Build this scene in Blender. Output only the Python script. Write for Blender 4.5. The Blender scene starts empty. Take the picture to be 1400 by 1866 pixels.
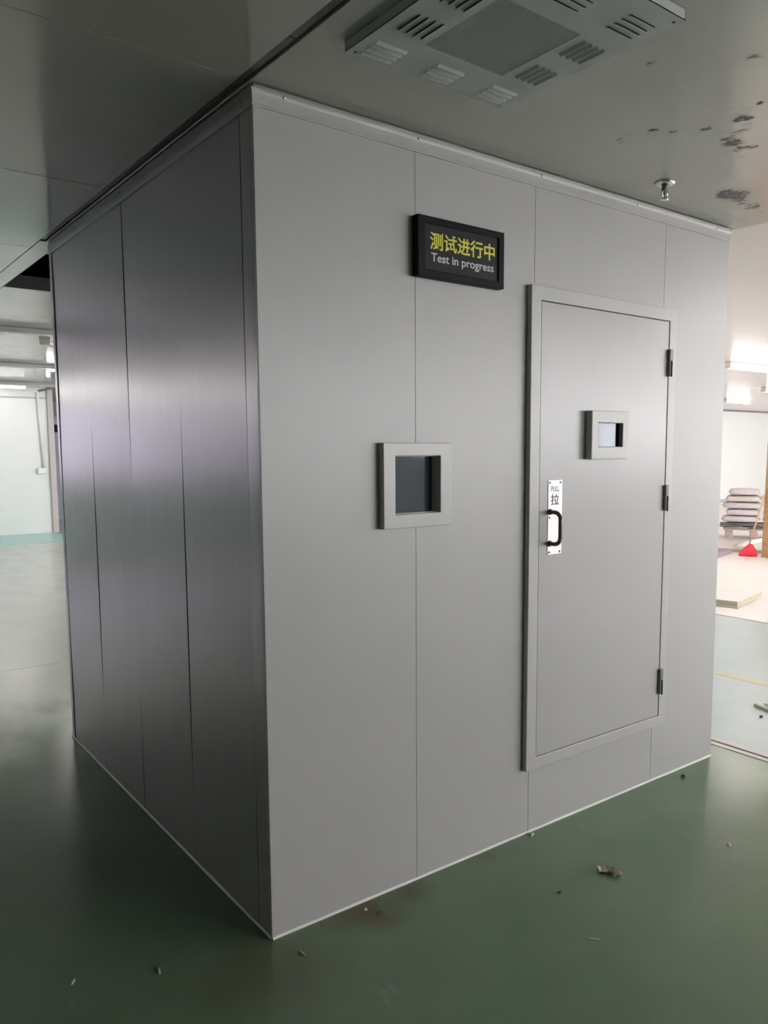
import bpy, bmesh, math, random
from mathutils import Vector, Matrix, noise
random.seed(4)
S = bpy.context.scene
COL = S.collection
H = 2.7                      # ceiling height
W, D = 2.545, 2.4225         # test chamber footprint

# ------------------------------------------------------------------ camera
yaw, pitch, roll, F = 0.6814, -0.1073, 0.0009, 1468.63
fw = Vector((math.sin(yaw)*math.cos(pitch), math.cos(yaw)*math.cos(pitch), math.sin(pitch)))
rt = Vector((math.cos(yaw), -math.sin(yaw), 0)); up = rt.cross(fw)
rt, up = rt*math.cos(roll)+up*math.sin(roll), up*math.cos(roll)-rt*math.sin(roll)
cd = bpy.data.cameras.new('camera'); cam = bpy.data.objects.new('camera', cd); COL.objects.link(cam)
cam.matrix_world = Matrix(((rt.x, up.x, -fw.x, -1.1387), (rt.y, up.y, -fw.y, -2.3118), (rt.z, up.z, -fw.z, 1.627), (0, 0, 0, 1)))
cd.sensor_width = 36; cd.sensor_fit = 'AUTO'; cd.lens = F*36/1866
cd.shift_x = -(811.6-700)/1866; cd.shift_y = (971.9-933)/1866
cd.clip_start = .05; cd.clip_end = 200
S.camera = cam

# ------------------------------------------------------------------ sky, exposure
SKY = 14.0
TUBE = 18.0
wd = bpy.data.worlds.new('overcast_sky'); S.world = wd; wd.use_nodes = True
bg = wd.node_tree.nodes['Background']; bg.inputs[0].default_value = (1, .985, .99, 1); bg.inputs[1].default_value = SKY
S.view_settings.view_transform = 'Standard'; S.view_settings.look = 'None'
S.view_settings.gamma = 1; S.view_settings.use_curve_mapping = False
S.view_settings.exposure = 1.03
S.cycles.use_denoising = True
S.cycles.max_bounces = 10; S.cycles.diffuse_bounces = 6; S.cycles.glossy_bounces = 5
S.cycles.transparent_max_bounces = 10
S.cycles.sample_clamp_indirect = 6
S.cycles.caustics_reflective = False; S.cycles.caustics_refractive = False

# ------------------------------------------------------------------ materials
def new_mat(name):
    m = bpy.data.materials.new(name); m.use_nodes = True
    return m, m.node_tree, m.node_tree.nodes['Principled BSDF']

def mat(name, col, rough=.5, metal=0, spec=.5, var=.06, scale=6, bump=0, emit=0, stretch=(1, 1, 1), coat=0):
    m, t, b = new_mat(name); N, L = t.nodes, t.links
    b.inputs['Roughness'].default_value = rough; b.inputs['Metallic'].default_value = metal
    b.inputs['Specular IOR Level'].default_value = spec
    b.inputs['Coat Weight'].default_value = coat
    g = N.new('ShaderNodeNewGeometry'); mp = N.new('ShaderNodeMapping'); mp.inputs['Scale'].default_value = stretch
    L.new(g.outputs['Position'], mp.inputs[0])
    n = N.new('ShaderNodeTexNoise'); n.inputs['Scale'].default_value = scale; n.inputs['Detail'].default_value = 5
    L.new(mp.outputs[0], n.inputs[0])
    r = N.new('ShaderNodeMapRange'); r.inputs[3].default_value = 1-var*1.5; r.inputs[4].default_value = 1+var*1.5
    L.new(n.outputs[0], r.inputs[0])
    mx = N.new('ShaderNodeMix'); mx.data_type = 'RGBA'; mx.blend_type = 'MULTIPLY'; mx.inputs[0].default_value = 1
    mx.inputs[6].default_value = (*col, 1); L.new(r.outputs[0], mx.inputs[7])
    L.new(mx.outputs[2], b.inputs['Base Color'])
    if bump:
        bp = N.new('ShaderNodeBump'); bp.inputs[0].default_value = bump; bp.inputs[1].default_value = .002
        L.new(n.outputs[0], bp.inputs['Height']); L.new(bp.outputs[0], b.inputs['Normal'])
    if emit:
        b.inputs['Emission Color'].default_value = (*col, 1); b.inputs['Emission Strength'].default_value = emit
    return m

M = {}
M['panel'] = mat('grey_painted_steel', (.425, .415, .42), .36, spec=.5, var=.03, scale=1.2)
M['panel_shaded_gloss'] = mat('shaded_glossy_painted_steel', (.33, .328, .33), .235, spec=.7, var=.05, scale=5, stretch=(9, 9, .25))  # same paint as the front, left face's shade and reflections put into it
M['frame'] = mat('grey_door_frame_paint', (.46, .45, .45), .33, var=.02)
M['leaf'] = mat('grey_door_leaf_paint', (.42, .408, .418), .272, spec=.45, var=.02, scale=2)
M['alu'] = mat('aluminium_trim', (.55, .55, .54), .32, spec=.6, var=.03)
M['dark_alu'] = mat('dark_weathered_aluminium', (.07, .07, .065), .22, spec=.6)
M['white'] = mat('white_sealant', (.75, .75, .73), .5)
M['core'] = mat('panel_core', (.10, .10, .11), .8)
M['dark'] = mat('plenum_dark', (.02, .02, .025), .9)
M['black'] = mat('black_plastic', (.006, .006, .009), .5, spec=.1)
M['display'] = mat('dark_display_panel', (.020, .020, .026), .4, spec=.12)
M['yellow_print'] = mat('yellow_print', (.72, .66, .03), .5)
M['grey_print'] = mat('pale_grey_print', (.55, .56, .58), .5)
M['steel'] = mat('bright_steel', (.75, .74, .73), .25, metal=1)
M['plate'] = mat('brushed_steel_plate', (.84, .80, .79), .42, metal=.25, stretch=(1, 1, 12), scale=30)
M['handle'] = mat('steel_dark_reflection', (.11, .09, .085), .28, metal=.3)  # stainless steel, its dark reflection put into the base colour
M['hinge'] = mat('dark_hinge_metal', (.20, .185, .19), .4)
M['hinge_dark'] = mat('black_hinge_pin', (.05, .048, .048), .4, metal=.5)
M['ink'] = mat('engraved_ink', (.06, .05, .09), .6)
M['backwall'] = mat('white_wall_panel', (.76, .78, .78), .35, var=.02, scale=1)
M['backwall_blue'] = mat('grey_blue_wall_panel', (.36, .38, .46), .5, var=.03, scale=1)
M['plainwall'] = mat('plain_wall_panel', (.62, .63, .62), .45, var=.02, scale=1)
M['greywall'] = mat('dull_grey_wall', (.22, .23, .22), .6, var=.05, scale=1)
M['post'] = mat('beige_grey_post', (.50, .46, .45), .5)
M['tube'] = mat('lit_fluorescent_tube', (1, .945, .91), .4, emit=TUBE)
M['batten'] = mat('grey_batten_housing', (.42, .45, .44), .4)
M['batten_white'] = mat('white_batten_housing', (.82, .82, .82), .4)
M['diffuser'] = mat('white_diffuser_paint', (.50, .52, .52), .45, var=.03)
M['mesh_dark'] = mat('dark_slot', (.02, .022, .022), .8)
M['card'] = mat('brown_cardboard', (.50, .31, .17), .75, var=.10, stretch=(1, 1, 6))
M['wool'] = mat('mineral_wool_core', (.46, .42, .29), .9, var=.2, scale=30, bump=.5)
M['skin'] = mat('white_panel_skin', (.84, .84, .82), .35, var=.02)
M['pinkgrey'] = mat('mauve_grey_edge', (.36, .30, .34), .6)
M['sack'] = mat('pale_grey_sack', (.78, .75, .78), .7, var=.10, scale=9, bump=.3)
M['sack_tan'] = mat('pale_tan_sack', (.78, .73, .68), .7, var=.10, scale=9, bump=.3)
M['sack_white'] = mat('white_sack', (.92, .91, .93), .6, var=.05, scale=9, bump=.2)
M['timber'] = mat('weathered_timber', (.50, .42, .40), .8, var=.2, scale=12, stretch=(1, 1, 4))
M['scrap'] = mat('dull_scrap_metal', (.22, .22, .24), .5, metal=.3, var=.25, scale=8)
M['red'] = mat('red_plastic', (.80, .03, .07), .4)
M['pole'] = mat('pale_orange_pole', (.68, .45, .34), .5)
M['pvc'] = mat('cream_plastic_pipe', (.78, .76, .66), .4)
M['debris'] = mat('pale_debris', (.45, .42, .34), .8, var=.2, scale=60)
M['debris_dark'] = mat('dark_debris', (.05, .045, .035), .8)
M['locker'] = mat('grey_blue_locker_paint', (.34, .36, .46), .45)
M['concrete'] = mat('yard_concrete', (.62, .61, .60), .9, var=.15, scale=2)

def glass_mat(name, tint, gloss, refl=1., haze=None):
    m, t, b = new_mat(name); N, L = t.nodes, t.links; N.remove(b)
    tr = N.new('ShaderNodeBsdfTransparent'); tr.inputs[0].default_value = (*tint, 1)
    gl = N.new('ShaderNodeBsdfGlossy'); gl.inputs['Roughness'].default_value = gloss; gl.inputs[0].default_value = (refl, refl, refl*1.05, 1)
    fr = N.new('ShaderNodeFresnel')
    ge = N.new('ShaderNodeNewGeometry'); mr = N.new('ShaderNodeMapRange')      # same reflectance from both sides of the thin pane
    mr.inputs[3].default_value = 1.5; mr.inputs[4].default_value = 1/1.5
    L.new(ge.outputs['Backfacing'], mr.inputs[0]); L.new(mr.outputs[0], fr.inputs[0])
    mx = N.new('ShaderNodeMixShader'); L.new(fr.outputs[0], mx.inputs[0]); L.new(tr.outputs[0], mx.inputs[1]); L.new(gl.outputs[0], mx.inputs[2])
    last = mx.outputs[0]
    if haze:
        df = N.new('ShaderNodeBsdfDiffuse'); df.inputs[0].default_value = (*haze, 1); m2 = N.new('ShaderNodeMixShader'); m2.inputs[0].default_value = .35
        L.new(last, m2.inputs[1]); L.new(df.outputs[0], m2.inputs[2]); last = m2.outputs[0]
    L.new(last, N['Material Output'].inputs[0])
    return m
M['dim_glass'] = glass_mat('dimmed_window_glass', (.31, .295, .33), 0.0)  # invented tint that dims the sky's light through the left back windows
M['window_glass'] = glass_mat('clear_window_glass', (.95, .96, .96), 0.0)
M['dark_glass'] = glass_mat('tinted_vision_glass', (.35, .40, .44), .06, 1., (.14, .19, .23))
M['door_glass'] = glass_mat('door_vision_glass', (.35, .40, .44), .04, .42)

def math_node(N, L, op, a, b=None):
    n = N.new('ShaderNodeMath'); n.operation = op
    for i, v in enumerate((a, b)):
        if v is None: continue
        if isinstance(v, (int, float)): n.inputs[i].default_value = v
        else: L.new(v, n.inputs[i])
    return n.outputs[0]

def ramp_range(N, L, v, a, b, c=0., d=1.):
    r = N.new('ShaderNodeMapRange'); r.interpolation_type = 'SMOOTHSTEP'
    for i, k in zip((1, 2, 3, 4), (a, b, c, d)): r.inputs[i].default_value = k
    L.new(v, r.inputs[0]); return r.outputs[0]

def tex_noise(N, L, vec, scale, detail=5, stretch=None, rough=.55):
    if stretch:
        mp = N.new('ShaderNodeMapping'); mp.inputs['Scale'].default_value = stretch[:3]
        if len(stretch) > 3: mp.inputs['Rotation'].default_value = (0, 0, stretch[3])
        L.new(vec, mp.inputs[0]); vec = mp.outputs[0]
    n = N.new('ShaderNodeTexNoise'); n.inputs['Scale'].default_value = scale; n.inputs['Detail'].default_value = detail
    n.inputs['Roughness'].default_value = rough
    L.new(vec, n.inputs[0]); return n.outputs[0]

def mixc(N, L, fac, a, b):
    mx = N.new('ShaderNodeMix'); mx.data_type = 'RGBA'
    L.new(fac, mx.inputs[0])
    for i, v in ((6, a), (7, b)):
        if isinstance(v, tuple): mx.inputs[i].default_value = (*v, 1)
        else: L.new(v, mx.inputs[i])
    return mx.outputs[2]

def spots(N, L, pos, lst):
    """max of soft elliptical spots (x, y, radius, strength) in world metres"""
    out = None
    for x, y, r, s in lst:
        v = N.new('ShaderNodeVectorMath'); v.operation = 'SUBTRACT'; v.inputs[1].default_value = (x, y, H)
        L.new(pos, v.inputs[0])
        f = N.new('ShaderNodeVectorMath'); f.operation = 'MULTIPLY'; f.inputs[1].default_value = (1/r, 1/r, 0); L.new(v.outputs[0], f.inputs[0])
        l = N.new('ShaderNodeVectorMath'); l.operation = 'LENGTH'; L.new(f.outputs[0], l.inputs[0])
        k = ramp_range(N, L, l.outputs['Value'], .25, 1.15, s, 0)
        out = k if out is None else math_node(N, L, 'MAXIMUM', out, k)
    return out

def ceiling_material():
    m, t, b = new_mat('ceiling_painted_steel'); N, L = t.nodes, t.links
    pos = N.new('ShaderNodeNewGeometry').outputs['Position']
    st = [(2.08, -.30, .10, 1), (2.02, -.31, .06, 1), (2.15, -.285, .06, .95), (1.54, -.63, .055, 1), (1.50, -.64, .045, .9), (1.60, -.635, .035, .8), (1.35, -.644, .03, .85), (1.285, -.553, .03, .6),
          (1.225, -.52, .025, .85), (1.24, -.50, .02, .5), (.827, -.81, .032, .5), (1.377, -.766, .045, .85), (1.43, -.75, .03, .6), (1.62, -.655, .035, .8), (1.62, -.60, .025, .6),
          (2.285, -.266, .07, .75), (2.22, -.25, .04, .7), (2.40, -.25, .03, .5), (2.36, -.36, .05, .8), (2.50, -.20, .03, .4), (1.249, -.479, .022, .45), (1.18, -.45, .03, .5), (1.21, -.395, .025, .6),
          (1.235, -.383, .02, .5), (1.301, -.869, .02, .9), (1.015, -1.015, .04, .4), (1.7, -.56, .04, .4), (1.46, -.70, .05, .45), (1.30, -.80, .06, .3), (1.95, -.62, .05, .6), (2.2, -.45, .05, .6), (2.45, -.12, .03, .6)]
    s = spots(N, L, pos, st)
    n1 = tex_noise(N, L, pos, 52, 6, (1, .55, 1, .5), rough=.7)
    dif = math_node(N, L, 'ADD', n1, math_node(N, L, 'MULTIPLY', s, .22))
    blot = math_node(N, L, 'MULTIPLY', ramp_range(N, L, dif, .56, .68), ramp_range(N, L, s, .03, .45))
    n2 = tex_noise(N, L, pos, 1.6, 4)
    base = mixc(N, L, ramp_range(N, L, n2, .35, .7), (.42, .415, .365), (.46, .455, .41))
    col = mixc(N, L, blot, base, (.022, .022, .02))
    L.new(col, b.inputs['Base Color'])
    L.new(math_node(N, L, 'ADD', math_node(N, L, 'MULTIPLY', blot, .4), .14), b.inputs['Roughness'])
    b.inputs['IOR'].default_value = 1.9
    n3 = tex_noise(N, L, pos, 2.2, 2)
    bp = N.new('ShaderNodeBump'); bp.inputs[0].default_value = .05; bp.inputs[1].default_value = .01
    L.new(n3, bp.inputs['Height']); L.new(bp.outputs[0], b.inputs['Normal'])
    return m
M['ceiling'] = ceiling_material()

def floor_material(name, c1, c2, grime, rough, worn_c=(.52, .55, .53)):
    m, t, b = new_mat(name); N, L = t.nodes, t.links
    pos = N.new('ShaderNodeNewGeometry').outputs['Position']
    n1 = tex_noise(N, L, pos, 1.1, 3); n2 = tex_noise(N, L, pos, 4, 3, (1, .55, 1, .6), .5)
    col = mixc(N, L, ramp_range(N, L, n1, .25, .75), c1, c2)
    gr = ramp_range(N, L, n2, .42, .80, 0, .35)
    # worn grey area towards the far left, with scuffs
    xyz = N.new('ShaderNodeSeparateXYZ'); L.new(pos, xyz.inputs[0])
    worn = ramp_range(N, L, math_node(N, L, 'ADD', xyz.outputs['Y'], math_node(N, L, 'MULTIPLY', n2, 1.2)), 2.6, 4.2, 0, .88)
    col = mixc(N, L, gr, col, grime)
    col = mixc(N, L, worn, col, worn_c)
    sc = tex_noise(N, L, pos, 5, 8, (1, 16, 1, .75), .75)
    col = mixc(N, L, ramp_range(N, L, sc, .57, .74, 0, .28), col, (.42, .46, .42))
    sc2 = tex_noise(N, L, pos, 4, 8, (14, 1, 1, .3), .75)
    col = mixc(N, L, ramp_range(N, L, sc2, .58, .76, 0, .28), col, (.40, .45, .40))
    # brown dirt along the foot of the chamber
    ds = spots(N, L, pos, [(.37, -.06, .17, .9), (.25, -.04, .13, .8), (.50, -.03, .14, .7), (.12, -.04, .10, .4), (-.1, -.12, .3, .45), (.9, -.02, .1, .3)])
    col = mixc(N, L, math_node(N, L, 'MULTIPLY', ds, ramp_range(N, L, n2, .25, .55)), col, (.115, .085, .04))
    # pale dried smear in front of the near corner
    sm = spots(N, L, pos, [(.20, -.36, .06, 1), (.15, -.43, .06, 1), (.10, -.49, .06, .9), (.24, -.33, .05, .8)])
    sn = tex_noise(N, L, pos, 16, 6, (1, .35, 1, -.7), .7)
    col = mixc(N, L, math_node(N, L, 'MULTIPLY', sm, ramp_range(N, L, sn, .50, .62, 0, .30)), col, (.34, .38, .33))
    L.new(col, b.inputs['Base Color'])
    ro = math_node(N, L, 'ADD', ramp_range(N, L, n2, .3, .75, rough, rough+.07), 0)
    L.new(ro, b.inputs['Roughness']); b.inputs['Specular IOR Level'].default_value = .5
    bp = N.new('ShaderNodeBump'); bp.inputs[0].default_value = .12; bp.inputs[1].default_value = .002
    n4 = tex_noise(N, L, pos, 9, 6, (1, 1, 1), .6)
    L.new(n4, bp.inputs['Height']); L.new(bp.outputs[0], b.inputs['Normal'])
    return m
M['floor_green'] = floor_material('green_epoxy_floor', (.112, .190, .115), (.150, .238, .146), (.145, .175, .135), .19)
M['floor_blue'] = mat('pale_blue_epoxy_floor', (.42, .52, .53), .3, var=.08, scale=2.5)
M['floor_white'] = mat('white_sheeted_floor', (.88, .86, .84), .45, var=.03, scale=2)
M['floor_lit_cyan'] = mat('lit_floor_turquoise', (.36, .62, .62), .3, var=.03, scale=2)  # bright light on the far floor put into the colour as turquoise
M['yellow_line'] = mat('faded_yellow_line', (.62, .56, .38), .5, var=.1, scale=8)
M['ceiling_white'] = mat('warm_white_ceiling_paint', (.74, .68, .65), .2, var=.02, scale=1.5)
M['floor_base'] = mat('dark_joint_base', (.05, .05, .045), .9)

# ------------------------------------------------------------------ helpers
def tag(o, label=None, cat=None, group=None, kind=None):
    if label: o['label'] = label
    if cat: o['category'] = cat
    if group: o['group'] = group
    if kind: o['kind'] = kind
    return o

def link(o, parent=None):
    COL.objects.link(o)
    if parent is not None:
        o.parent = parent
        o.matrix_parent_inverse = Matrix.Translation(-pw(parent)) if False else Matrix()
    return o

def wmat(o):
    return (wmat(o.parent) @ o.matrix_basis) if o.parent else o.matrix_basis.copy()

def obj(name, bm, m, parent=None, smooth=False, recalc=True):
    """bm holds world coordinates; becomes one mesh object placed at its parent's origin"""
    if recalc: bmesh.ops.recalc_face_normals(bm, faces=bm.faces)
    if parent is not None: bm.transform(wmat(parent).inverted())
    me = bpy.data.meshes.new(name); bm.to_mesh(me); bm.free()
    for x in (m if isinstance(m, (list, tuple)) else [m]): me.materials.append(M[x])
    if smooth:
        for p in me.polygons: p.use_smooth = True
    o = bpy.data.objects.new(name, me); COL.objects.link(o)
    if parent is not None: o.parent = parent
    return o

def empty(name, loc, rz=0, label=None, cat=None, group=None, kind=None):
    o = bpy.data.objects.new(name, None); COL.objects.link(o); o.location = loc; o.rotation_euler = (0, 0, rz)
    o.empty_display_size = .1
    return tag(o, label, cat, group, kind)

def box(bm, lo, hi, bev=0, seg=2, mi=0, mtx=None):
    c = [(a+b)/2 for a, b in zip(lo, hi)]; s = [abs(b-a) for a, b in zip(lo, hi)]
    t = bmesh.new(); bmesh.ops.create_cube(t, size=1)
    for v in t.verts: v.co = Vector((c[i]+v.co[i]*s[i] for i in range(3)))
    if bev: bmesh.ops.bevel(t, geom=list(t.edges), offset=bev, segments=seg, affect='EDGES', profile=.5)
    if mtx is not None: t.transform(mtx)
    merge(bm, t, mi); return bm

def merge(bm, t, mi=0):
    vm = {v: bm.verts.new(v.co) for v in t.verts}
    for f in t.faces:
        try:
            g = bm.faces.new([vm[v] for v in f.verts]); g.material_index = mi; g.smooth = f.smooth
        except ValueError: pass
    t.free()

def bx(lo, hi, bev=0, seg=2, mtx=None):
    return box(bmesh.new(), lo, hi, bev, seg, 0, mtx)

def tube(bm, pts, r, n=8, mi=0, cap=True):
    pts = [Vector(p) for p in pts]; rings = []
    for i, p in enumerate(pts):
        a = pts[max(i-1, 0)]; b = pts[min(i+1, len(pts)-1)]; d = (b-a).normalized()
        h = Vector((0, 0, 1)) if abs(d.z) < .9 else Vector((1, 0, 0))
        u = d.cross(h).normalized(); w = u.cross(d)
        rr = r[i] if isinstance(r, (list, tuple)) else r
        rings.append([bm.verts.new(p+(u*math.cos(k*2*math.pi/n)+w*math.sin(k*2*math.pi/n))*rr) for k in range(n)])
    for A, B in zip(rings, rings[1:]):
        for k in range(n):
            f = bm.faces.new((A[k], A[(k+1) % n], B[(k+1) % n], B[k])); f.material_index = mi; f.smooth = True
    if cap:
        for R_ in (rings[0], rings[-1]):
            f = bm.faces.new(R_); f.material_index = mi
    return bm

def lathe(bm, prof, c, n=16, axis='z'):
    rings = []
    for r, h in prof:
        ring = []
        for k in range(n):
            a = k*2*math.pi/n
            v = (r*math.cos(a), r*math.sin(a), h)
            if axis == 'y': v = (v[0], h, v[1])
            if axis == 'x': v = (h, v[0], v[1])
            ring.append(bm.verts.new(Vector(c)+Vector(v)))
        rings.append(ring)
    for A, B in zip(rings, rings[1:]):
        for k in range(n):
            f = bm.faces.new((A[k], A[(k+1) % n], B[(k+1) % n], B[k])); f.smooth = True
    for R_ in (rings[0], rings[-1]):
        bm.faces.new(R_)
    return bm

def slab(axis, a0, a1, z0, z1, p0, p1, holes=(), bev=0):
    """wall slab along x (axis 'x', thickness in y p0..p1) or along y, with rectangular holes (a0,a1,z0,z1)"""
    A = sorted({a0, a1, *[h for q in holes for h in q[:2] if a0 < h < a1]})
    Z = sorted({z0, z1, *[h for q in holes for h in q[2:] if z0 < h < z1]})
    def solid(i, j):
        if not (0 <= i < len(A)-1 and 0 <= j < len(Z)-1): return False
        ca, cz = (A[i]+A[i+1])/2, (Z[j]+Z[j+1])/2
        return not any(q[0] < ca < q[1] and q[2] < cz < q[3] for q in holes)
    bm = bmesh.new(); cache = {}
    def V(i, j, k):
        key = (i, j, k)
        if key not in cache:
            a, z, p = A[i], Z[j], (p0, p1)[k]
            cache[key] = bm.verts.new((a, p, z) if axis == 'x' else (p, a, z))
        return cache[key]
    for i in range(len(A)-1):
        for j in range(len(Z)-1):
            if not solid(i, j): continue
            for k in (0, 1): bm.faces.new((V(i, j, k), V(i+1, j, k), V(i+1, j+1, k), V(i, j+1, k)))
            for (di, dj, e) in ((-1, 0, ((i, j), (i, j+1))), (1, 0, ((i+1, j), (i+1, j+1))), (0, -1, ((i, j), (i+1, j))), (0, 1, ((i, j+1), (i+1, j+1)))):
                if not solid(i+di, j+dj):
                    (q, r), (s, t) = e
                    bm.faces.new((V(q, r, 0), V(s, t, 0), V(s, t, 1), V(q, r, 1)))
    return bm

def ring_frame(axis, a0, a1, z0, z1, b0, b1, c0, c1, p0, p1, bev=.002):
    """rectangular picture-frame solid: outer a0..a1,z0..z1, opening b0..b1,c0..c1"""
    bm = slab(axis, a0, a1, z0, z1, p0, p1, [(b0, b1, c0, c1)])
    if bev:
        bmesh.ops.recalc_face_normals(bm, faces=bm.faces)
        e = [x for x in bm.edges if len(x.link_faces) == 2 and x.calc_face_angle(0) > .5]
        bmesh.ops.bevel(bm, geom=e, offset=bev, segments=2, affect='EDGES', profile=.5)
    return bm

def text_mesh(name, body, m, x0, x1, z0, z1, y, parent, bold=.0, squeeze=None):
    """flat lettering on a plane facing -y, fitted to x0..x1, z0..z1"""
    cu = bpy.data.curves.new(name, 'FONT'); cu.body = body; cu.size = 1; cu.offset = bold; cu.resolution_u = 4
    cu.extrude = .004
    o = bpy.data.objects.new(name, cu); COL.objects.link(o)
    dg = bpy.context.evaluated_depsgraph_get(); dg.update()
    me = bpy.data.meshes.new_from_object(o.evaluated_get(dg)); bpy.data.objects.remove(o); bpy.data.curves.remove(cu)
    xs = [v.co.x for v in me.vertices]; ys = [v.co.y for v in me.vertices]
    ax, bx_, ay, by = min(xs), max(xs), min(ys), max(ys)
    inv = wmat(parent).inverted()
    for v in me.vertices:
        v.co = inv @ Vector((x0+(v.co.x-ax)/(bx_-ax)*(x1-x0), y-v.co.z*.15, z0+(v.co.y-ay)/(by-ay)*(z1-z0)))
    me.materials.clear(); me.materials.append(M[m]); me.name = name
    q = bpy.data.objects.new(name, me); COL.objects.link(q); q.parent = parent
    return q

# ------------------------------------------------------------------ the hall
X0, X1, Y0, YL, YR, YF, XS, ROOF = -14., 26., -9., 14.2, 11., 19., 9., 3.7
# floor
fb = bmesh.new(); box(fb, (X0-.2, Y0-.2, -.2), (X1+.2, YR+.2, -.02)); box(fb, (X0-.2, YR+.2, -.2), (XS+.2, YL+.2, -.02)); box(fb, (2.2, YL+.2, -.2), (XS+.2, YF+.2, -.02))
fl = obj('floor', fb, 'floor_base')
tag(fl, 'worn green epoxy factory floor around the grey test room', 'floor', kind='structure')
def floor_piece(name, x0, x1, y0, y1, m, top=0, lab=None):
    o = obj(name, bx((x0, y0, -.02), (x1, y1, top)), m, fl)
    if lab: o['label'] = lab
    return o
g = .003
floor_piece('floor_slab', X0, 2.70, Y0, 4.15-g, 'floor_green')
floor_piece('floor_slab', X0, 2.70, 4.15+g, 12.4, 'floor_green')
floor_piece('floor_slab', X0, 2.70, 12.4, YL, 'floor_lit_cyan', 0, 'brightly lit floor strip, its light put into the turquoise colour, before the white back wall')
floor_piece('floor_slab', 2.2, XS, YL, YF, 'floor_blue')
floor_piece('floor_slab', 2.80, 5.79, Y0, YL, 'floor_blue', 0, 'pale blue painted bay')
floor_piece('floor_slab', 5.80, X1, Y0, YR, 'floor_white', .006, 'white sheeted bay')
floor_piece('floor_slab', 5.80, XS, YR, YL, 'floor_white', .006)
yl = bmesh.new(); box(yl, (3.95, Y0, 0), (4.03, YL, .0015)); obj('painted_line', yl, 'yellow_line', fl)['label'] = 'faded yellow floor line'
tr = bmesh.new(); box(tr, (2.70, Y0, -.02), (2.738, YL, .003)); obj('floor_track', tr, 'alu', fl)['label'] = 'metal floor track'
tr = bmesh.new(); box(tr, (2.752, Y0, -.02), (2.80, YL, .006)); obj('floor_track', tr, 'alu', fl)

# ceiling
ce = empty('ceiling', (0, 0, H), label='grey-green steel panel ceiling over the hall', cat='ceiling', kind='structure')
T = .07
def cpanel(x0, x1, y0, y1, n='ceiling_panel', z0=H, z1=H+T, m='ceiling'):
    q = .0015
    return obj(n, bx((x0+q, y0+q, z0), (x1-q, y1-q, z1), .0012, 1), [m], ce)
mod = 1.307
ys = [Y0]+[k*mod for k in range(-6, 11)]+[YL]
for a, b in zip(ys, ys[1:]): cpanel(X0, -.042, a, b)
for a, b in ((Y0, -3.0), (-3.0, -.294), (-.292, 2.43)):
    cpanel(-.040, -.014, a, b, 'ceiling_strip', H+.006, H+.03, 'dark_alu')
cpanel(-.040, .062, 2.43, YL, 'ceiling_strip', H, H+T, 'ceiling')
xs = [0, 2.585, 5.19, 7.41, 10.0, 12.6, 15.2, 17.8, 20.4, 23, X1]
yb = [Y0, -5.2, -2.6, 0, 2.43]
cpanel(-.010, 2.585, Y0, -2.6); cpanel(-.010, 2.585, -2.6, -.004)
cpanel(-.010, 2.585, -.002, 2.43)
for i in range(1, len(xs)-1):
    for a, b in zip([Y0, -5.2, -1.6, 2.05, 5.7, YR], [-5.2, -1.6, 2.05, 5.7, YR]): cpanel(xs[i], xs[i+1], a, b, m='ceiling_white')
cpanel(.064, 2.585, 2.43, 2*mod); cpanel(1.31, 2.585, 2*mod, 3*mod)
obj('edge_channel', bx((.064, 3*mod-.006, H+.002), (1.31, 3*mod+.0015, H+T+.02)), 'core', ce)['label'] = 'dark edge channel at the back of the opened ceiling bay'
for k in range(3, 10): cpanel(.064, 2.585, k*mod, (k+1)*mod)
cpanel(.064, 2.585, 10*mod, YL)
for a, b in ((YR, 13), (13, 16), (16, YF)): cpanel(2.585, XS, a, b)
rb = bmesh.new(); box(rb, (X0-.2, Y0-.2, ROOF), (X1+.2, YR+.2, ROOF+.15)); box(rb, (X0-.2, YR+.2, ROOF), (XS+.2, YL+.2, ROOF+.15)); box(rb, (2.2, YL+.2, ROOF), (XS+.2, YF+.2, ROOF+.15))
rf = obj('roof', rb, 'dark'); tag(rf, 'dark roof deck above the ceiling void', 'roof', kind='structure')

# outer walls, windows
def wall(name, axis, a0, a1, p0, p1, m, holes=(), label='', z1=ROOF, z0=-.02):
    o = obj(name, slab(axis, a0, a1, z0, z1, p0, p1, holes), m)
    return tag(o, label, 'wall', kind='structure')
wn = [0]
def window(axis, a0, a1, z0, z1, p0, p1, into, glass='window_glass'):
    """window in a hole: frame, mullions, glass pane and a sky portal"""
    wn[0] += 1
    w = empty('window_%d' % wn[0], (a0, p0, 0) if axis == 'x' else (p0, a0, 0), label='white framed daylight window in the outer wall', cat='window', group='outer wall windows', kind='structure')
    obj('window_frame', ring_frame(axis, a0, a1, z0, z1, a0+.05, a1-.05, z0+.05, z1-.05, p0, p1, 0), 'batten_white', w)
    n = max(1, round((a1-a0)/1.1))
    for k in range(1, n):
        a = a0+(a1-a0)*k/n
        obj('mullion', slab(axis, a-.02, a+.02, z0+.05, z1-.05, p0+.02, p1-.02), 'batten_white', w)
    pm = (p0+p1)/2
    obj('window_pane', slab(axis, a0+.05, a1-.05, z0+.05, z1-.05, pm-.003, pm+.003), glass, w)
    ld = bpy.data.lights.new('window_portal', 'AREA'); ld.shape = 'RECTANGLE'; ld.size = a1-a0; ld.size_y = z1-z0
    ld.cycles.is_portal = True
    lo = bpy.data.objects.new('window_portal', ld); COL.objects.link(lo)
    d = Vector(into)
    out = p1+.01 if (d.y < 0 or d.x < 0) else p0-.01
    lo.location = ((a0+a1)/2, out, (z0+z1)/2) if axis == 'x' else (out, (a0+a1)/2, (z0+z1)/2)
    lo.rotation_euler = d.to_track_quat('-Z', 'Z').to_euler()
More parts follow.
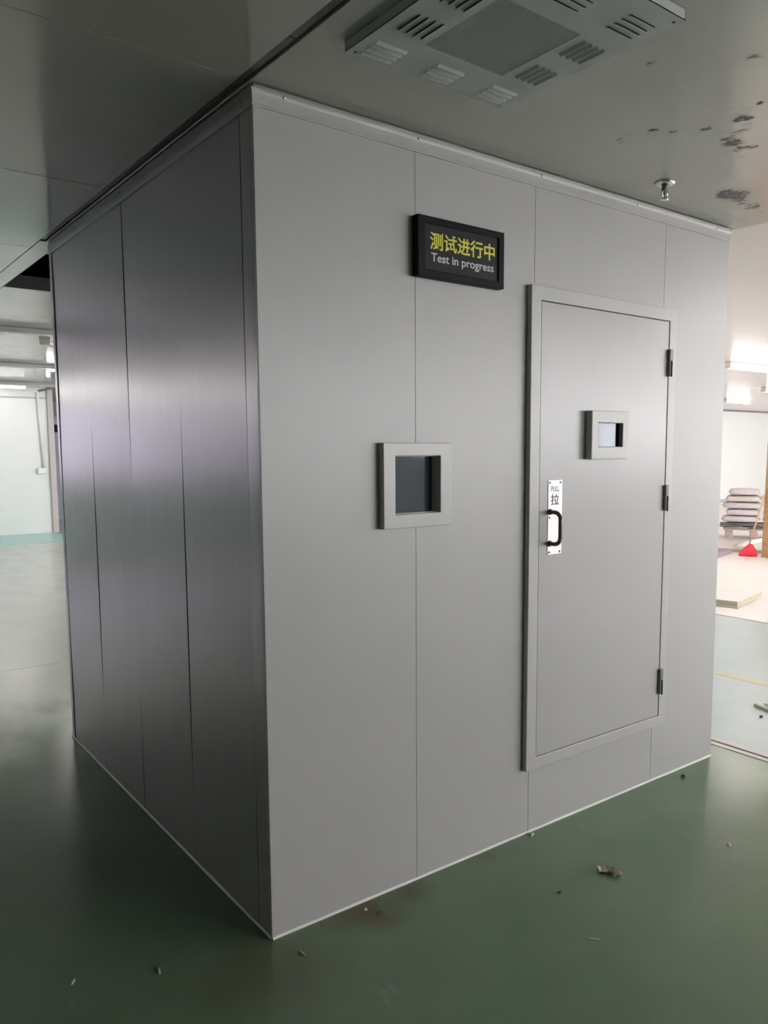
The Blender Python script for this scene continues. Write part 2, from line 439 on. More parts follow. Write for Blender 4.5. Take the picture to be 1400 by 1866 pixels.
WINS = {
    'left_back': [(-8.6, -5.2, .9, 2.5), (-4.9, -1.5, .9, 2.5)],
    'left': [],
    'front': [(3.4, 6.9, 1.45, 2.6), (7.3, 10.6, 1.45, 2.6), (11.0, 14.3, 1.45, 2.6), (14.7, 18.0, 1.45, 2.6), (18.4, 21.7, 1.45, 2.6), (22.1, 25.4, 1.45, 2.6)],
    'right': [(-7.5, -4.0, .9, 2.5), (-3.0, .5, .9, 2.5), (1.5, 5.0, .9, 2.5)],
}
wall('wall_back_left', 'x', X0-.2, 2.66, YL, YL+.2, 'backwall', WINS['left_back'], 'white panel wall closing the far left of the hall')
wall('wall_left', 'y', Y0-.2, YL+.2, X0-.2, X0, 'greywall', WINS['left'], 'plain pale wall on the left side of the hall')
wall('wall_front', 'x', X0, X1+.2, Y0-.2, Y0, 'plainwall', WINS['front'], 'plain pale wall behind the viewpoint')
wall('wall_right', 'y', Y0, YR+.2, X1, X1+.2, 'plainwall', WINS['right'], 'plain pale wall on the right side of the hall')
wall('wall_back_right', 'x', XS, X1, YR, YR+.2, 'backwall', (), 'white panel wall closing the far right of the hall')
wall('wall_far', 'x', 2.2, XS+.2, YF, YF+.2, 'backwall_blue', (), 'grey-blue wall seen through the far left opening')
wall('wall_passage', 'y', YL+.2, YF, 2.2, 2.4, 'backwall_blue', (), 'grey-blue wall on the left of the far passage')
wall('wall_side', 'y', YR+.2, YF, XS, XS+.2, 'plainwall', (), 'plain pale wall beside the far opening')
for a in WINS['left_back']: window('x', *a, YL, YL+.2, (0, -1, 0), 'dim_glass')
for a in WINS['left']: window('y', *a, X0-.2, X0, (1, 0, 0))
for a in WINS['front']: window('x', *a, Y0-.2, Y0, (0, 1, 0))
for a in WINS['right']: window('y', *a, X1, X1+.2, (-1, 0, 0))
def trim(n, bm, m, label): tag(obj(n, bm, m), label, 'trim', kind='structure')
trim('trim_1', bx((X0, YL-.03, 2.50), (2.66, YL, 2.53), .004), 'batten', 'thin grey rail along the top of the far left white wall')
trim('trim_2', bx((XS+.2, YR-.05, 2.66), (X1, YR, H), .004), 'hinge', 'dark grey cornice along the top of the far right white wall')
trim('trim_3', bx((2.66, YL-.06, -.01), (2.76, YL+.2, H), .004), 'post', 'beige-grey end post of the far left white wall')
trim('trim_4', bx((XS+.2, YR-.02, 0.006), (X1, YR, .09), .003), 'batten', 'grey skirting of the far right white wall')
gd = obj('ground', bx((-60, -60, -.6), (80, 80, -.4)), 'concrete'); tag(gd, 'concrete yard outside the windows', 'ground', kind='structure')

# ------------------------------------------------------------------ the test chamber
ch = empty('test_chamber', (0, 0, 0), label='pale grey steel-panelled test room with a closed door and sign', cat='test room')
ZT = H-.066
TH = .05
WIN_H = (.498, .698, 1.378, 1.602)     # hole behind the wall window
DOOR_H = (1.196, 2.046, .322, 2.206)   # door opening
def front_panel(x0, x1):
    q = .0011
    bm = slab('x', x0+q, x1-q, .004, H-.004, 0, TH, [WIN_H, DOOR_H])
    obj('wall_panel', bm, 'panel', ch)
for a, b in zip([.0015, .5998, 1.1876, 2.0272], [.5998, 1.1876, 2.0272, W]): front_panel(a, b)
# left face: five panels, each hung a hair out of true
LY = [.0, .098, .653, 1.241, 1.794, 2.376]
tw = [(0, .0004), (.0015, -.0012), (.0002, .0012), (.0020, -.0010), (.0000, .0014)]
for i, (a, b) in enumerate(zip(LY, LY[1:])):
    bm = bmesh.new(); n, mz = 12, 40; q = .0034 if i else .0016
    gv = []
    for k in range(n+1):
        u = k/n; y = a+q+(b-a-2*q)*u
        row = []
        for j in range(mz+1):
            z = .004+(H-.008)*j/mz
            dx = tw[i][0]*(1-u)+tw[i][1]*u
            edge = .0011*(2*u-1)**2
            bul = (0, .0022, -.0016, .0019, -.0022)[i]*math.sin(math.pi*2*(z-.35)/2.6)*(.6+.4*u)
            row.append(bm.verts.new((dx+edge+bul*min(1, (2.7-z)*4, z*4), y, z)))
        gv.append(row)
    for k in range(n):
        for j in range(mz):
            f = bm.faces.new((gv[k][j], gv[k][j+1], gv[k+1][j+1], gv[k+1][j])); f.smooth = True
    ext = bmesh.ops.extrude_face_region(bm, geom=list(bm.faces))
    for v in [e for e in ext['geom'] if isinstance(e, bmesh.types.BMVert)]: v.co.x = TH
    bm.normal_update()
    for f in bm.faces:
        if abs(f.normal.x) < .5: f.material_index = 1; f.smooth = False
    for e in bm.edges:
        if len({f.material_index for f in e.link_faces}) > 1: e.smooth = False
    obj('wall_panel', bm, ['panel_shaded_gloss', 'dark'], ch)
obj('corner_post', bx((-.0005, 2.379, .004), (TH, D, H-.004), .001, 1), 'panel_shaded_gloss', ch)
obj('wall_panel', bx((TH, D-TH, .004), (W, D, H-.004)), 'panel', ch)
obj('wall_panel', bx((W-TH, TH, .004), (W, D-TH, H-.004)), 'panel', ch)
obj('corner_flashing', bx((-.0018, -.0018, .006), (.011, .011, H-.067), .0008, 1), 'panel', ch)
# cove trim under the ceiling, mitred at the near corner
def cove(side):
    prof = [(.000, 2.6325), (.0065, 2.6325), (.007, 2.637), (.0035, 2.640), (.0035, 2.655), (.0045, 2.670), (.007, 2.678), (.010, 2.683), (.0, 2.683)]
    if side == 'left': prof = [(d if z < 2.641 else .0038, z) if d else (d, z) for d, z in prof]
    bm = bmesh.new(); rows = []
    for e in (0, 1):
        row = []
        for d, z in prof:
            if side == 'front': p = (-d if e == 0 else W+.001, -d, z)
            else: p = (-d, -d if e == 0 else D+.001, z)
            row.append(bm.verts.new(p))
        rows.append(row)
    n = len(prof)
    for k in range(n): bm.faces.new((rows[0][k], rows[0][(k+1) % n], rows[1][(k+1) % n], rows[1][k]))
    for r in rows: bm.faces.new(r)
    return obj('cove_trim', bm, 'panel' if side == 'front' else 'panel_shaded_gloss', ch)
cf, cl = cove('front'), cove('left')
cfd = lambda z: .0085
for x in (.100, .611, 1.215, 1.812, 2.421):
    obj('trim_screw', lathe(bmesh.new(), [(.0052, 0), (.0052, -.002), (.003, -.0045), (.0006, -.005)], (x, -.006, 2.677), 10, 'y'), 'steel', cf)
for y in (.075, .95, 1.9):
    obj('trim_screw', lathe(bmesh.new(), [(.0052, 0), (.0052, -.002), (.003, -.0045), (.0006, -.005)], (-.0042, y, 2.664), 10, 'x'), 'steel', cl)
# sealant bead at the floor
def bead(side, L_):
    bm = bmesh.new(); n = 60; rows = []
    for k in range(n+1):
        s = L_*k/n; h = .0075+.0018*noise.noise(Vector((s*9, 3, 0))); d = .006+.002*noise.noise(Vector((s*7, 9, 2)))
        pr = [(0, 0.0005), (d, .0005), (d*.8, h*.5), (d*.35, h), (0, h+.001)]
        rows.append([bm.verts.new((s, -a, z) if side == 'front' else (-a, s, z)) for a, z in pr])
    for A, B in zip(rows, rows[1:]):
        for k in range(4): bm.faces.new((A[k], A[k+1], B[k+1], B[k]))
    return obj('sealant_bead', bm, 'white', ch, True)
bead('front', W); bead('left', D)
# wall window
wf = obj('window_frame', ring_frame('x', .440, .740, 1.341, 1.640, .490, .690, 1.390, 1.594, -.030, .0, .0025), 'frame', ch)
obj('window_reveal', ring_frame('x', .482, .698, 1.378, 1.602, .492, .688, 1.392, 1.592, -.006, .062, 0), 'frame', wf)
obj('window_pane', bx((.490, .018, 1.390), (.690, .024, 1.594)), 'dark_glass', wf)
# door frame and leaf
obj('door_frame', ring_frame('x', 1.148, 2.094, .284, 2.256, 1.204, 2.044, .334, 2.200, -.026, .0, .0025), 'frame', ch)
obj('door_lining', ring_frame('x', 1.196, 2.046, .322, 2.206, 1.215, 2.030, .345, 2.188, .0005, .06, 0), 'mesh_dark', ch)
DY = -.023
lf = obj('door_leaf', slab('x', 1.2085, 2.0405, .3375, 2.1965, DY, .0, [(1.519, 1.682, 1.627, 1.728)]), 'leaf', ch)
vf = obj('vision_frame', ring_frame('x', 1.479, 1.724, 1.574, 1.778, 1.519, 1.682, 1.627, 1.728, DY-.036, DY, .0025), 'frame', ch)
obj('vision_pane', bx((1.5195, -.038, 1.6275), (1.6815, -.033, 1.7275)), 'door_glass', vf)
pp = obj('push_plate', bx((1.2565, DY-.0025, 1.184), (1.340, DY, 1.491), .001, 1), 'plate', lf)
for x in (1.266, 1.328):
    for z in (1.481, 1.338, 1.194):
        obj('screw', lathe(bmesh.new(), [(.0048, 0), (.0045, -.0015), (.0018, -.0025)], (x, DY-.0025, z), 10, 'y'), 'hinge', lf)
text_mesh('plate_lettering', 'PULL', 'ink', 1.273, 1.321, 1.444, 1.466, DY-.0026, lf)
text_mesh('plate_lettering', '拉', 'ink', 1.272, 1.320, 1.388, 1.434, DY-.0026, lf, .012)
hp = []; hx, r0, py = 1.2675, .030, DY-.062
for s in (1, -1):
    zc = 1.361 if s == 1 else 1.2305
    seq = [(hx, DY-.002, zc), (hx, py+r0, zc)]+[(hx, py+r0-r0*math.sin(t*math.pi/10), zc-s*(r0-r0*math.cos(t*math.pi/10))) for t in range(1, 6)]
    hp += seq if s == 1 else seq[::-1]
hb = bmesh.new(); tube(hb, hp, .0088, 12)
obj('pull_handle', hb, 'handle', lf)
for z in (1.361, 1.2305):
    obj('handle_collar', lathe(bmesh.new(), [(.0125, 0), (.0125, -.004), (.010, -.006)], (hx, DY-.0025, z), 14, 'y'), 'handle', lf)
for z0, z1 in ((1.950, 2.072), (1.329, 1.449), (.445, .567)):
    zm = z0+(z1-z0)*.56
    hb = bmesh.new(); box(hb, (2.0325, -.040, zm+.0008), (2.0565, -.0245, z1), .003); hg = obj('hinge', hb, 'hinge', ch)
    obj('hinge_knuckle', bx((2.0325, -.040, z0), (2.0565, -.0245, zm-.0008), .003), 'hinge', hg)
    obj('hinge_pin', tube(bmesh.new(), [(2.0445, -.0405, z0-.002), (2.0445, -.0405, zm)], .0042, 8), 'hinge_dark', hg)
# door closing rubbing mark: left as paint wear inside the leaf material only

# ------------------------------------------------------------------ sign above the door
sg = empty('lightbox_sign', (.787, 0, 2.214), label='black framed unlit sign with yellow Chinese writing, mounted above the door', cat='sign')
obj('sign_frame', ring_frame('x', .586, .992, 2.2145, 2.420, .619, .963, 2.240, 2.396, -.035, -.0005, .003), 'black', sg)
obj('sign_panel', bx((.617, -.029, 2.238), (.965, -.003, 2.398)), 'display', sg)
text_mesh('sign_lettering', '测试进行中', 'yellow_print', .643, .9475, 2.311, 2.371, -.0292, sg, .016)['label'] = 'yellow Chinese lettering'
text_mesh('sign_lettering', 'Test in progress', 'grey_print', .648, .943, 2.2615, 2.300, -.0292, sg, .010)['label'] = 'pale grey English lettering'

# ------------------------------------------------------------------ ceiling diffuser
dv = empty('air_diffuser', (.365, -.72, H), label='square white perforated air diffuser on the ceiling', cat='air vent')
vx0, vx1, vy0, vy1, vz = .086, .655, -1.042, -.376, 2.672
rows_y = [-.445, -.607, -.777, -.938]; cols_x = [.165, .367, .572]
slots = []
for iy, cy in enumerate(rows_y):
    for ix, cx_ in enumerate(cols_x):
        if iy in (1, 2) and ix == 1: continue
        for k in range(4):
            o_ = (k-1.5)*.024
            if iy in (0, 3): slots.append((cx_-.048, cx_+.048, cy+o_-.004, cy+o_+.004))
            else: slots.append((cx_+o_-.004, cx_+o_+.004, cy-.046, cy+.046))
MESH = (.228, .503, -.835, -.538)
def plate_with_holes():
    bm = slab('x', vx0, vx1, vy0, vy1, vz, vz+.004, [(a, b, c, d) for a, b, c, d in slots]+[MESH])
    # slab gives (a, p, z): swap so that it lies flat
    for v in bm.verts: v.co = Vector((v.co.x, v.co.z, v.co.y))
    return bm
obj('face_plate', plate_with_holes(), 'diffuser', dv)
bm = bmesh.new()
for lo, hi in (((vx0, vy0, vz+.001), (vx0+.003, vy1, H-.001)), ((vx1-.003, vy0, vz+.001), (vx1, vy1, H-.001)), ((vx0, vy0, vz+.001), (vx1, vy0+.003, H-.001)), ((vx0, vy1-.003, vz+.001), (vx1, vy1, H-.001))): box(bm, lo, hi)
obj('side_skirt', bm, 'diffuser', dv)
obj('back_plate', bx((vx0+.006, vy0+.006, H-.008), (vx1-.006, vy1-.006, H-.002)), 'mesh_dark', dv)
# pressed louvre tongues, hinged at the inner edge and open outwards
vcx, vcy = (vx0+vx1)/2, (vy0+vy1)/2
for a, b, c, d in slots:
    t = bmesh.new()
    if b-a > d-c:
        o_, i_ = ((d+.001, c) if (c+d)/2 > vcy else (c-.001, d))
        q = [(a, i_), (b, i_), (b, o_), (a, o_)]
    else:
        o_, i_ = ((b+.001, a) if (a+b)/2 > vcx else (a-.001, b))
        q = [(i_, c), (i_, d), (o_, d), (o_, c)]
    zz = [vz+.001, vz+.001, vz-.005, vz-.005]
    lo = [t.verts.new((x, y, z-.001)) for (x, y), z in zip(q, zz)]; hi = [t.verts.new((x, y, z+.0005)) for (x, y), z in zip(q, zz)]
    t.faces.new(lo); t.faces.new(hi)
    for k in range(4): t.faces.new((lo[k], lo[(k+1) % 4], hi[(k+1) % 4], hi[k]))
    obj('louvre', t, 'diffuser', dv)
# perforated sheet: a grid of fine crossing bars
bm = bmesh.new(); n = 44; wx, wy = (MESH[1]-MESH[0])/n, (MESH[3]-MESH[2])/n
for k in range(n+1):
    x = MESH[0]+wx*k; box(bm, (x-wx*.21, MESH[2], vz+.001), (x+wx*.21, MESH[3], vz+.002))
    y = MESH[2]+wy*k; box(bm, (MESH[0], y-wy*.21, vz+.0012), (MESH[1], y+wy*.21, vz+.0022))
tag(obj('perforated_sheet', bm, 'diffuser', dv), kind='stuff')
for x, y in ((vx0+.02, vy1-.02), (vx1-.02, vy1-.02), (vx1-.02, vy0+.02), (vx0+.02, vy0+.02)):
    obj('screw', lathe(bmesh.new(), [(.004, vz), (.004, vz-.0015), (.001, vz-.003)], (x, y, 0), 8), 'hinge', dv)

# ------------------------------------------------------------------ sprinkler head
sx, sy = 1.718, -.213
sp = empty('sprinkler_head', (sx, sy, H), label='chrome pendent sprinkler head under the stained ceiling', cat='sprinkler')
obj('escutcheon', lathe(bmesh.new(), [(.041, 2.6995), (.041, 2.697), (.034, 2.692), (.017, 2.688), (.014, 2.6995)], (sx, sy, 0), 24), 'steel', sp)
obj('body', lathe(bmesh.new(), [(.013, 2.690), (.013, 2.676), (.010, 2.672), (.006, 2.668)], (sx, sy, 0), 12), 'hinge', sp)
for s in (-1, 1):
    obj('frame_arm', tube(bmesh.new(), [(sx+s*.011, sy-s*.004, 2.676), (sx+s*.0125, sy-s*.005, 2.655), (sx+s*.004, sy-s*.002, 2.637)], .0028, 6), 'steel', sp)
obj('glass_bulb', tube(bmesh.new(), [(sx, sy, 2.668), (sx, sy, 2.655), (sx, sy, 2.642)], [.002, .0035, .002], 8), 'handle', sp)
dfl = bmesh.new(); lathe(dfl, [(.004, 2.640), (.006, 2.636), (.018, 2.634), (.018, 2.6325), (.002, 2.632)], (sx, sy, 0), 16)
obj('deflector', dfl, 'steel', sp)

# ------------------------------------------------------------------ ceiling lights
def light_batten(name, x, y, z, length, ang, label, lit=True, body='batten_white', ntube=2, group=None, drop=.0, width=.11):
    r = empty(name, (x, y, z), ang, label, 'light', group)
    mt = Matrix.Translation((x, y, z)) @ Matrix.Rotation(ang, 4, 'Z')
    bm = bmesh.new(); box(bm, (-length/2, -width/2, -.045), (length/2, width/2, -.001), .006, 1, 0, mt); obj('housing', bm, body, r)
    for k in range(ntube):
        o_ = (k-(ntube-1)/2)*.055
        bm = tube(bmesh.new(), [mt @ Vector((-length/2+.03, o_, -.066)), mt @ Vector((length/2-.03, o_, -.066))], .014, 8)
        obj('lamp_tube', bm, 'tube' if lit else 'batten_white', r)
    for s in (-1, 1):
        obj('lamp_holder', bx((s*(length/2-.018)-.012, -.05, -.085), (s*(length/2-.018)+.012, .05, -.046), .002, 1, mt), body, r)
    return r
# far right, in view
light_batten('ceiling_light', 8.95, 3.50, H, 1.5, math.radians(-2), 'lit twin tube light nearest the right edge of the test room')
light_batten('ceiling_light', 15.75, 7.95, H, 1.0, 0, 'lit tube light farthest back beside the white right wall')
light_batten('ceiling_light', 13.25, 5.55, H, 1.2, 0, 'lit tube light at the right edge above the sacks')
# unseen tubes further right and behind the viewpoint, added for their light
for x, y in ((4.7, -1.4), (4.6, -3.6), (6.6, -3.2), (6.6, -0.4), (6.6, 5.2), (9.6, -6), (9.6, -3.2), (9.6, -0.4), (9.6, 2.2), (12.6, -6), (12.6, -3.2), (12.6, -0.4), (15.6, -6), (15.6, -3.2), (19, -6), (19, -3.2), (22.5, -6), (22.5, -3.2), (15.6, -0.4), (19, -0.4), (19, 3.2), (22.5, 2.2)):
    light_batten('ceiling_light', x, y, H, 1.4, 0, 'unseen twin tube light added to brighten the right bays', group='right bay lights')
# far left
light_batten('ceiling_light', 1.0, 6.6, H, .5, math.radians(60), 'short white unlit light beside the left edge of the test room', lit=False)
light_batten('ceiling_light', 1.35, 13.3, H, 1.6, 0, 'lit tube light above the far left white wall', ntube=1)
for y, x0, x1, lab in ((5.95, -2.4, 1.6, 'grey lighting trunking nearest in the far left bay'), (9.45, -2.4, 2.4, 'grey lighting trunking second in the far left bay, its end lit'), (12.9, -2.0, 2.55, 'grey lighting trunking farthest in the far left bay')):
    r = empty('light_trunking', ((x0+x1)/2, y, H), 0, lab, 'light')
    obj('channel', bx((x0, y-.03, H-.05), (x1, y+.03, H-.001), .004), 'batten', r)
    obj('flange', bx((x0, y-.05, H-.056), (x1, y+.05, H-.0505), .001, 1), 'batten_white', r)
    if y == 9.45: obj('lamp_tube', tube(bmesh.new(), [(1.60, y-.02, H-.072), (2.35, y-.02, H-.072)], .014, 8), 'tube', r)
for x, y in ((3.2, 5.2), (4.6, 5.2), (1.9, 3.4), (3.4, 3.6), (2.4, 6.4), (3.6, 8.6), (5.0, 7.4), (5.6, 10.4), (3.4, 7.4), (4.4, 9.8), (5.0, 12.2), (2.4, 9.4), (3.6, 11.2), (-1.6, 13.3), (-3.4, 13.3), (-5.2, 13.3), (-7.0, 13.3), (-8.8, 13.3), (-6, 7.5), (-6, 10.5), (-9, 7.5), (-9, 10.5)):  # unseen tubes, some hidden behind the chamber, added to light the left bay
    light_batten('ceiling_light', x, y, H, 1.4, 0, 'unseen twin tube light added to brighten the left bay', group='left bay lights')

# ------------------------------------------------------------------ far left details
cp = empty('conduit_pipe', (2.56, YL-.03, 1.11), label='white conduit dropping down the far left wall to a switch box', cat='conduit')
obj('pipe', tube(bmesh.new(), [(2.56, YL-.03, 1.22), (2.53, YL-.03, 2.0), (2.50, YL-.03, 2.62)], .028, 10), 'batten_white', cp)
obj('switch_box', bx((2.44, YL-.10, 1.115), (2.58, YL-.001, 1.225), .008), 'batten_white', cp)
tag(obj('cable_rod', tube(bmesh.new(), [(2.37, 13.5, 2.60), (2.72, 13.5, 2.69)], .022, 8), 'hinge'), 'dark rod slanting under the ceiling at the far left opening', 'rod')
tag(obj('globe_lamp', lathe(bmesh.new(), [(.006, 2.645), (.018, 2.65), (.026, 2.67), (.020, 2.69), (.014, 2.699)], (1.93, 10.84, 0), 12), 'tube'), 'small round lit lamp near the far left opening', 'lamp')
lk = empty('metal_locker', (3.45, 17.2, 0), label='grey-blue metal cabinet standing in the far left opening', cat='cabinet')
obj('body', bx((3.2, 17.0, .001), (4.3, 17.6, 2.28), .01), 'locker', lk)
ld_ = obj('door', bx((3.24, 16.975, .06), (4.26, 17.0, 2.24), .006), 'locker', lk)
obj('vent_window', bx((3.345, 16.965, 1.93), (3.62, 16.976, 2.10), .002), 'black', ld_)
obj('door_handle', bx((3.34, 16.94, .58), (3.39, 16.976, .72), .006), 'black', ld_)

# ------------------------------------------------------------------ far right things
ang = math.radians(12)
sd = empty('sandwich_panel', (6.2, 2.05, .006), ang, 'white insulated wall panel with a yellowish edge lying on the white floor', 'panel')
mt = Matrix.Translation((6.2, 2.05, .02)) @ Matrix.Rotation(ang, 4, 'Z')
obj('core', bx((.002, .002, .002), (.766, 3.598, .050), 0, 1, mt), 'wool', sd)
obj('top_skin', bx((0, 0, .0502), (.768, 3.6, .0535), 0, 1, mt), 'skin', sd)
obj('bottom_skin', bx((0, 0, -.0014), (.768, 3.6, .0018), 0, 1, mt), 'skin', sd)
mt2 = Matrix.Translation((6.2, 2.05, .006)) @ Matrix.Rotation(ang, 4, 'Z')
b1 = obj('spacer_strip', bx((-.04, -.02, .0005), (.12, 2.6, .0118), .001, 1, mt2), 'batten'); tag(b1, 'thin grey strip under the insulated panel on the floor', 'strip')
tag(obj('wall_panel_offcut', bx((-.7, -.02, .001), (.02, .9, .07), .004, 1, Matrix.Translation((9.93, 4.42, .006)) @ Matrix.Rotation(math.radians(12), 4, 'Z')), ['pinkgrey']), 'mauve-grey panel offcut on the white floor beside the test room edge', 'panel')
tag(obj('metal_channel', bx((0, -.04, .001), (1.05, .04, .04), .004, 1, Matrix.Translation((9.9, 5.1, .006)) @ Matrix.Rotation(math.radians(-64), 4, 'Z')), 'batten'), 'long grey metal channel on the white floor behind the red broom', 'channel')
tag(obj('plastic_pipe', tube(bmesh.new(), [(10.5, 4.68, .05), (11.2, 4.80, .05), (11.85, 4.91, .05)], .043, 12), 'pvc'), 'cream plastic pipe lying on the floor before the sacks', 'pipe')
# broom
br = empty('broom', (9.87, 4.10, .006), label='red broom with a pale pole leaning on the cardboard stack', cat='broom')
bm = bmesh.new(); rows = []
ux = Vector((.51, -.86, 0))
for z, w_, d_ in ((.007, .135, .05), (.05, .13, .05), (.10, .105, .045), (.15, .06, .035), (.19, .028, .025)):
    c = Vector((9.87, 4.10, z))+ux*(z*.18)
    rows.append([bm.verts.new(c+ux*(w_*math.cos(t*math.pi/8))+Vector((.86, .51, 0))*(d_*math.sin(t*math.pi/8))+Vector((0, 0, .012*math.sin(t*2.4) if z < .02 else 0))) for t in range(16)])
for A, B in zip(rows, rows[1:]):
    for k in range(16): bm.faces.new((A[k], A[(k+1) % 16], B[(k+1) % 16], B[k]))
bm.faces.new(rows[0]); bm.faces.new(rows[-1]); 
for v in bm.verts: v.co.z = max(v.co.z, .0075)
obj('bristle_head', bm, 'red', br, True)
obj('pole', tube(bmesh.new(), [(9.872, 4.092, .16), (9.880, 3.99, .53), (9.885, 3.885, .93)], .013, 8), 'pole', br)
# cardboard stack
cs = empty('cardboard_bundle', (10.22, 3.52, .006), math.radians(-8), 'tall bundle of flattened brown cardboard at the right edge', 'cardboard')
mtc = Matrix.Translation((9.925, 3.915, .006)) @ Matrix.Rotation(math.radians(-8), 4, 'Z')
ns = 50
for k in range(ns):
    z0 = .001+k*.0348; off = random.uniform(-.008, .008); lean = .02*(k/ns)
    m_ = mtc @ Matrix.Rotation(random.uniform(-.01, .01), 4, 'Z')
    obj('cardboard_sheet', bx((off+lean, -.9+off, z0), (.7+off+lean, off*.5-lean*.6, z0+.0335), .003, 1, m_), 'card', cs)
# sacks on a timber pallet
ua = math.radians(-59.3)
def at(u, v, z=0):
    """u: to the right along the stack face, v: away from the viewer"""
    return Vector((11.79+.51*u+.86*v, 5.50-.86*u+.51*v, z))
pl = empty('pallet', at(.25, .3, .006), ua, 'weathered timber pallet carrying the sacks', 'pallet')
pm = Matrix.Translation(at(0, 0, .006)) @ Matrix.Rotation(ua, 4, 'Z')
for u in (-.09, .33, .78):
    for v in (.06, .55):
        obj('block', bx((u-.065, v-.06, .001), (u+.065, v+.06, .125), .004, 1, pm), 'timber', pl)
    obj('bearer', bx((u-.06, .0, .126), (u+.06, .62, .15), .003, 1, pm), 'timber', pl)
for k in range(5):
    obj('deck_board', bx((-.18, .005+k*.125, .1505), (.92, .10+k*.125, .172), .003, 1, pm), 'timber', pl)
labs = ['lowest', 'second', 'third', 'fourth', 'topmost']
for k in range(14):
    u0 = random.uniform(-.26, .0); L_ = random.uniform(.35, 1.0); v = .03+random.uniform(0, .5); z = .195+.022*(k % 4)
    v = .04+.035*k
    b_ = tube(bmesh.new(), [at(u0, v, z), at(min(u0+L_, .98), v+random.uniform(-.01, .01), z+.003)], .0105+random.uniform(0, .003), 6)
    tag(obj('steel_bar', b_, 'scrap' if k % 3 else 'timber'), 'dull scrap bar lying between the pallet and the sacks', 'bar', 'scrap bars under the sacks')
def sack(c, lu, lv, h, m, label, seed, tilt=0, sag=.0):
    t = bmesh.new(); bmesh.ops.create_grid(t, x_segments=1, y_segments=1, size=1); t.free()
    bm = bmesh.new(); nu, nv = 18, 14; top, bot = [], []
    for i in range(nu+1):
        a = -1+2*i/nu; rt_, rb_ = [], []
        for j in range(nv+1):
            b = -1+2*j/nv
            e = max(0, (1-abs(a)**5)*(1-abs(b)**4))**.36
            wob = 1+.14*noise.noise(Vector((a*2.2+seed, b*2.2, seed*1.7)))
            px, py_ = a*lu*(1-.05*b*b), b*lv*(1-.06*a*a)
            dz = -sag*(a*a)+tilt*a
            wr = .016*noise.noise(Vector((a*5+seed*3, b*6, 0)))
            rt_.append(bm.verts.new((px, py_, h*.5+h*.5*e*wob+dz+wr*e)))
            rb_.append(bm.verts.new((px, py_, h*.5-h*.46*e+dz)) if 0 < i < nu and 0 < j < nv else rt_[-1])
        top.append(rt_); bot.append(rb_)
    for i in range(nu):
        for j in range(nv):
            bm.faces.new((top[i][j], top[i+1][j], top[i+1][j+1], top[i][j+1]))
            try: bm.faces.new((bot[i][j], bot[i][j+1], bot[i+1][j+1], bot[i+1][j]))
            except ValueError: pass
    bm.transform(Matrix.Translation(c) @ Matrix.Rotation(ua, 4, 'Z'))
    o = obj('cement_sack', bm, m, None, True)
    return tag(o, label, 'sack', 'sacks on the pallet')
zb = .29
spec = [(.10, .31, 'sack', 'lowest sack in the left column on the pallet'), (.13, .31, 'sack', 'second sack up in the left column on the pallet'), (.12, .33, 'sack', 'third sack up in the left column on the pallet'),
        (.13, .31, 'sack_tan', 'fourth sack up in the left column, tan coloured'), (.15, .30, 'sack', 'topmost sack in the left column on the pallet')]
for k, (u, lu, m, lab) in enumerate(spec):
    sack(at(u, .30, zb+k*.1205), lu+(.02, -.02, .01, -.01, -.03)[k], .30, .112, m, lab, k*3.1+.5, tilt=0, sag=.003)
spec = [(.68, .28, 'sack', 'lowest sack in the right column behind the broom pole'), (.69, .29, 'sack', 'second sack up in the right column behind the broom pole'), (.68, .28, 'sack', 'third sack up in the right column behind the broom pole'),
        (.70, .29, 'sack_tan', 'fourth sack up in the right column, tan coloured'), (.74, .32, 'sack_white', 'plump white sack on top of the right column')]
for k, (u, lu, m, lab) in enumerate(spec):
    sack(at(u+.07, .28, zb+k*.1205), lu, .30, .112 if k < 4 else .18, m, lab, k*2.3+11, tilt=0, sag=.003)
tag(obj('tool_bar', bx((.52, .12, .975), (.88, .17, .998), .004, 1, pm), 'scrap'), 'dark flat bar lying on top of the white sack', 'bar')
tag(obj('plastic_sheet', bx((.62, .2, .975), (1.02, .5, 1.03), .02, 3, pm), 'sack_white'), 'folded white plastic sheet on top of the white sack', 'sheet')

# ------------------------------------------------------------------ small things on the floor
def chip(name, x, y, sx_, sy_, sz, rz, m, label, cat='debris', n=7, group=None):
    bm = bmesh.new(); rnd = random.Random(int(x*1000+y*77))
    lo, hi = [], []
    for k in range(n):
        a = k*2*math.pi/n; r = rnd.uniform(.7, 1.15)
        p = Vector((math.cos(a)*sx_*r, math.sin(a)*sy_*r, 0)); p.rotate(Matrix.Rotation(rz, 3, 'Z'))
        lo.append(bm.verts.new((x+p.x, y+p.y, .0006))); hi.append(bm.verts.new((x+p.x*.8, y+p.y*.8, sz*rnd.uniform(.5, 1.1)+.001)))
    for k in range(n): bm.faces.new((lo[k], lo[(k+1) % n], hi[(k+1) % n], hi[k]))
    bm.faces.new(lo); c = bm.verts.new((x, y, sz))
    for k in range(n): bm.faces.new((hi[k], hi[(k+1) % n], c))
    return tag(obj(name, bm, m), label, cat, group)
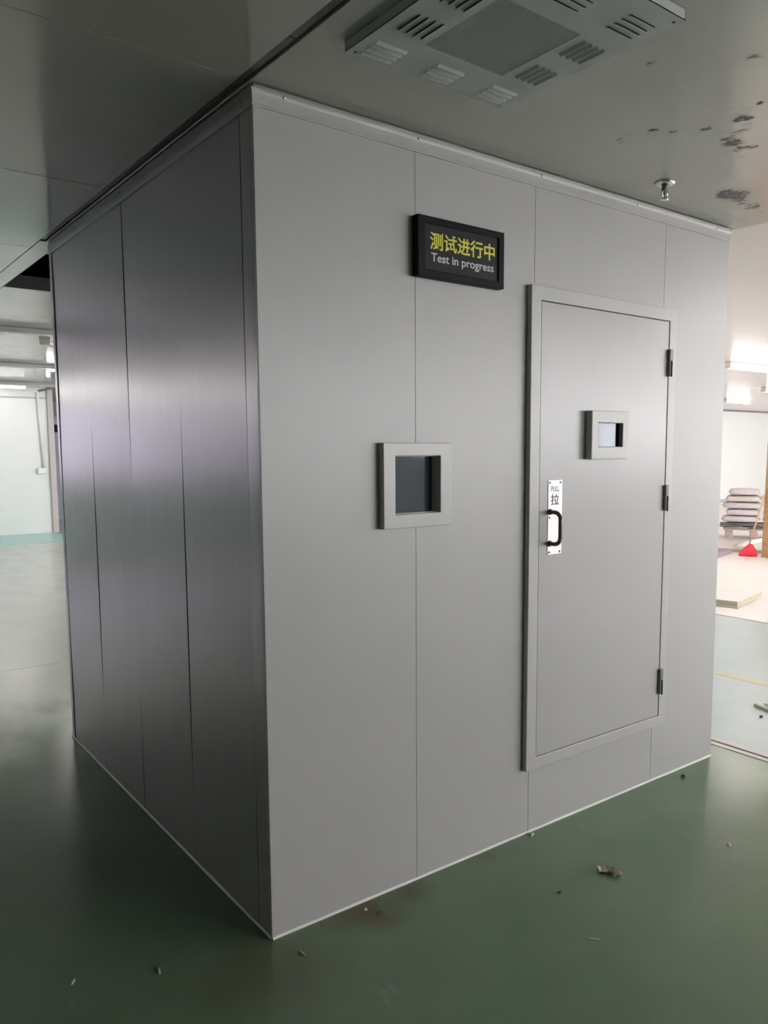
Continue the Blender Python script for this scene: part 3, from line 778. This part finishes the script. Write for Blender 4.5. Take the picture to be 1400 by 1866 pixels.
# crumpled scrap of paper
bm = bmesh.new(); n = 9; gr = []
for i in range(n):
    row = []
    for j in range(n):
        a, b = i/(n-1)-.5, j/(n-1)-.5
        z = .004+.026*abs(noise.noise(Vector((a*5, b*7, 4))))+.016*max(0, .4-abs(a))
        q = Vector((a*.042, b*.095, 0)); q.rotate(Matrix.Rotation(.35+1.1*b, 3, 'Z'))
        row.append(bm.verts.new((1.212+q.x, -.425+q.y, z)))
    gr.append(row)
for i in range(n-1):
    for j in range(n-1): bm.faces.new((gr[i][j], gr[i+1][j], gr[i+1][j+1], gr[i][j+1]))
ext = bmesh.ops.extrude_face_region(bm, geom=list(bm.faces))
for v in [e for e in ext['geom'] if isinstance(e, bmesh.types.BMVert)]: v.co.z = max(.0008, v.co.z-.003)
tag(obj('paper_scrap', bm, 'debris'), 'crumpled pale paper scrap on the green floor before the door', 'litter')
chip('floor_chip', 2.202, -.068, .012, .012, .012, 0, 'debris_dark', 'dark crumb on the floor near the right corner of the test room')
chip('floor_chip', 1.185, -.028, .016, .009, .012, .3, 'debris', 'pale crumb on the floor below the left side of the door frame')
chip('floor_chip', .039, -.126, .004, .018, .006, .2, 'debris', 'thin pale splinter on the floor in front of the near corner')
chip('floor_chip', -.572, .189, .006, .016, .005, -.5, 'debris', 'pale flake on the dark floor at the far left')
chip('floor_chip', .336, -.050, .005, .006, .007, 0, 'white', 'tiny white crumb on the dirt patch by the front wall')
chip('floor_chip', .363, -.096, .014, .005, .005, .4, 'debris_dark', 'dark flake on the dirt patch by the front wall')
chip('floor_chip', .95, -.404, .008, .006, .005, 0, 'debris_dark', 'dark crumb on the green floor left of the paper scrap')
chip('floor_chip', -.35, .075, .005, .022, .005, -.2, 'debris', 'pale splinter on the dark floor left of the near corner')
chip('floor_chip', .834, -.672, .030, .004, .0015, -.9, 'debris', 'pale sliver of tape on the green floor in the foreground')
chip('floor_chip', 1.757, -.598, .020, .008, .006, .5, 'debris', 'pale crumb on the paler floor at the right')
chip('floor_chip', 3.325, .157, .022, .012, .01, .4, 'debris_dark', 'dark crumb on the pale blue floor at the right')
tag(obj('timber_lath', bx((0, -.006, .001), (.5, .006, .018), .001, 1, Matrix.Translation((3.49, .295, 0)) @ Matrix.Rotation(math.radians(-108), 4, 'Z')), 'debris'), 'thin lath on the pale blue floor at the right edge', 'lath')
tag(obj('timber_lath', bx((0, -.006, .001), (.42, .006, .015), .001, 1, Matrix.Translation((3.56, .27, 0)) @ Matrix.Rotation(math.radians(-88), 4, 'Z')), 'pvc'), 'second, paler lath beside the first at the right edge', 'lath')
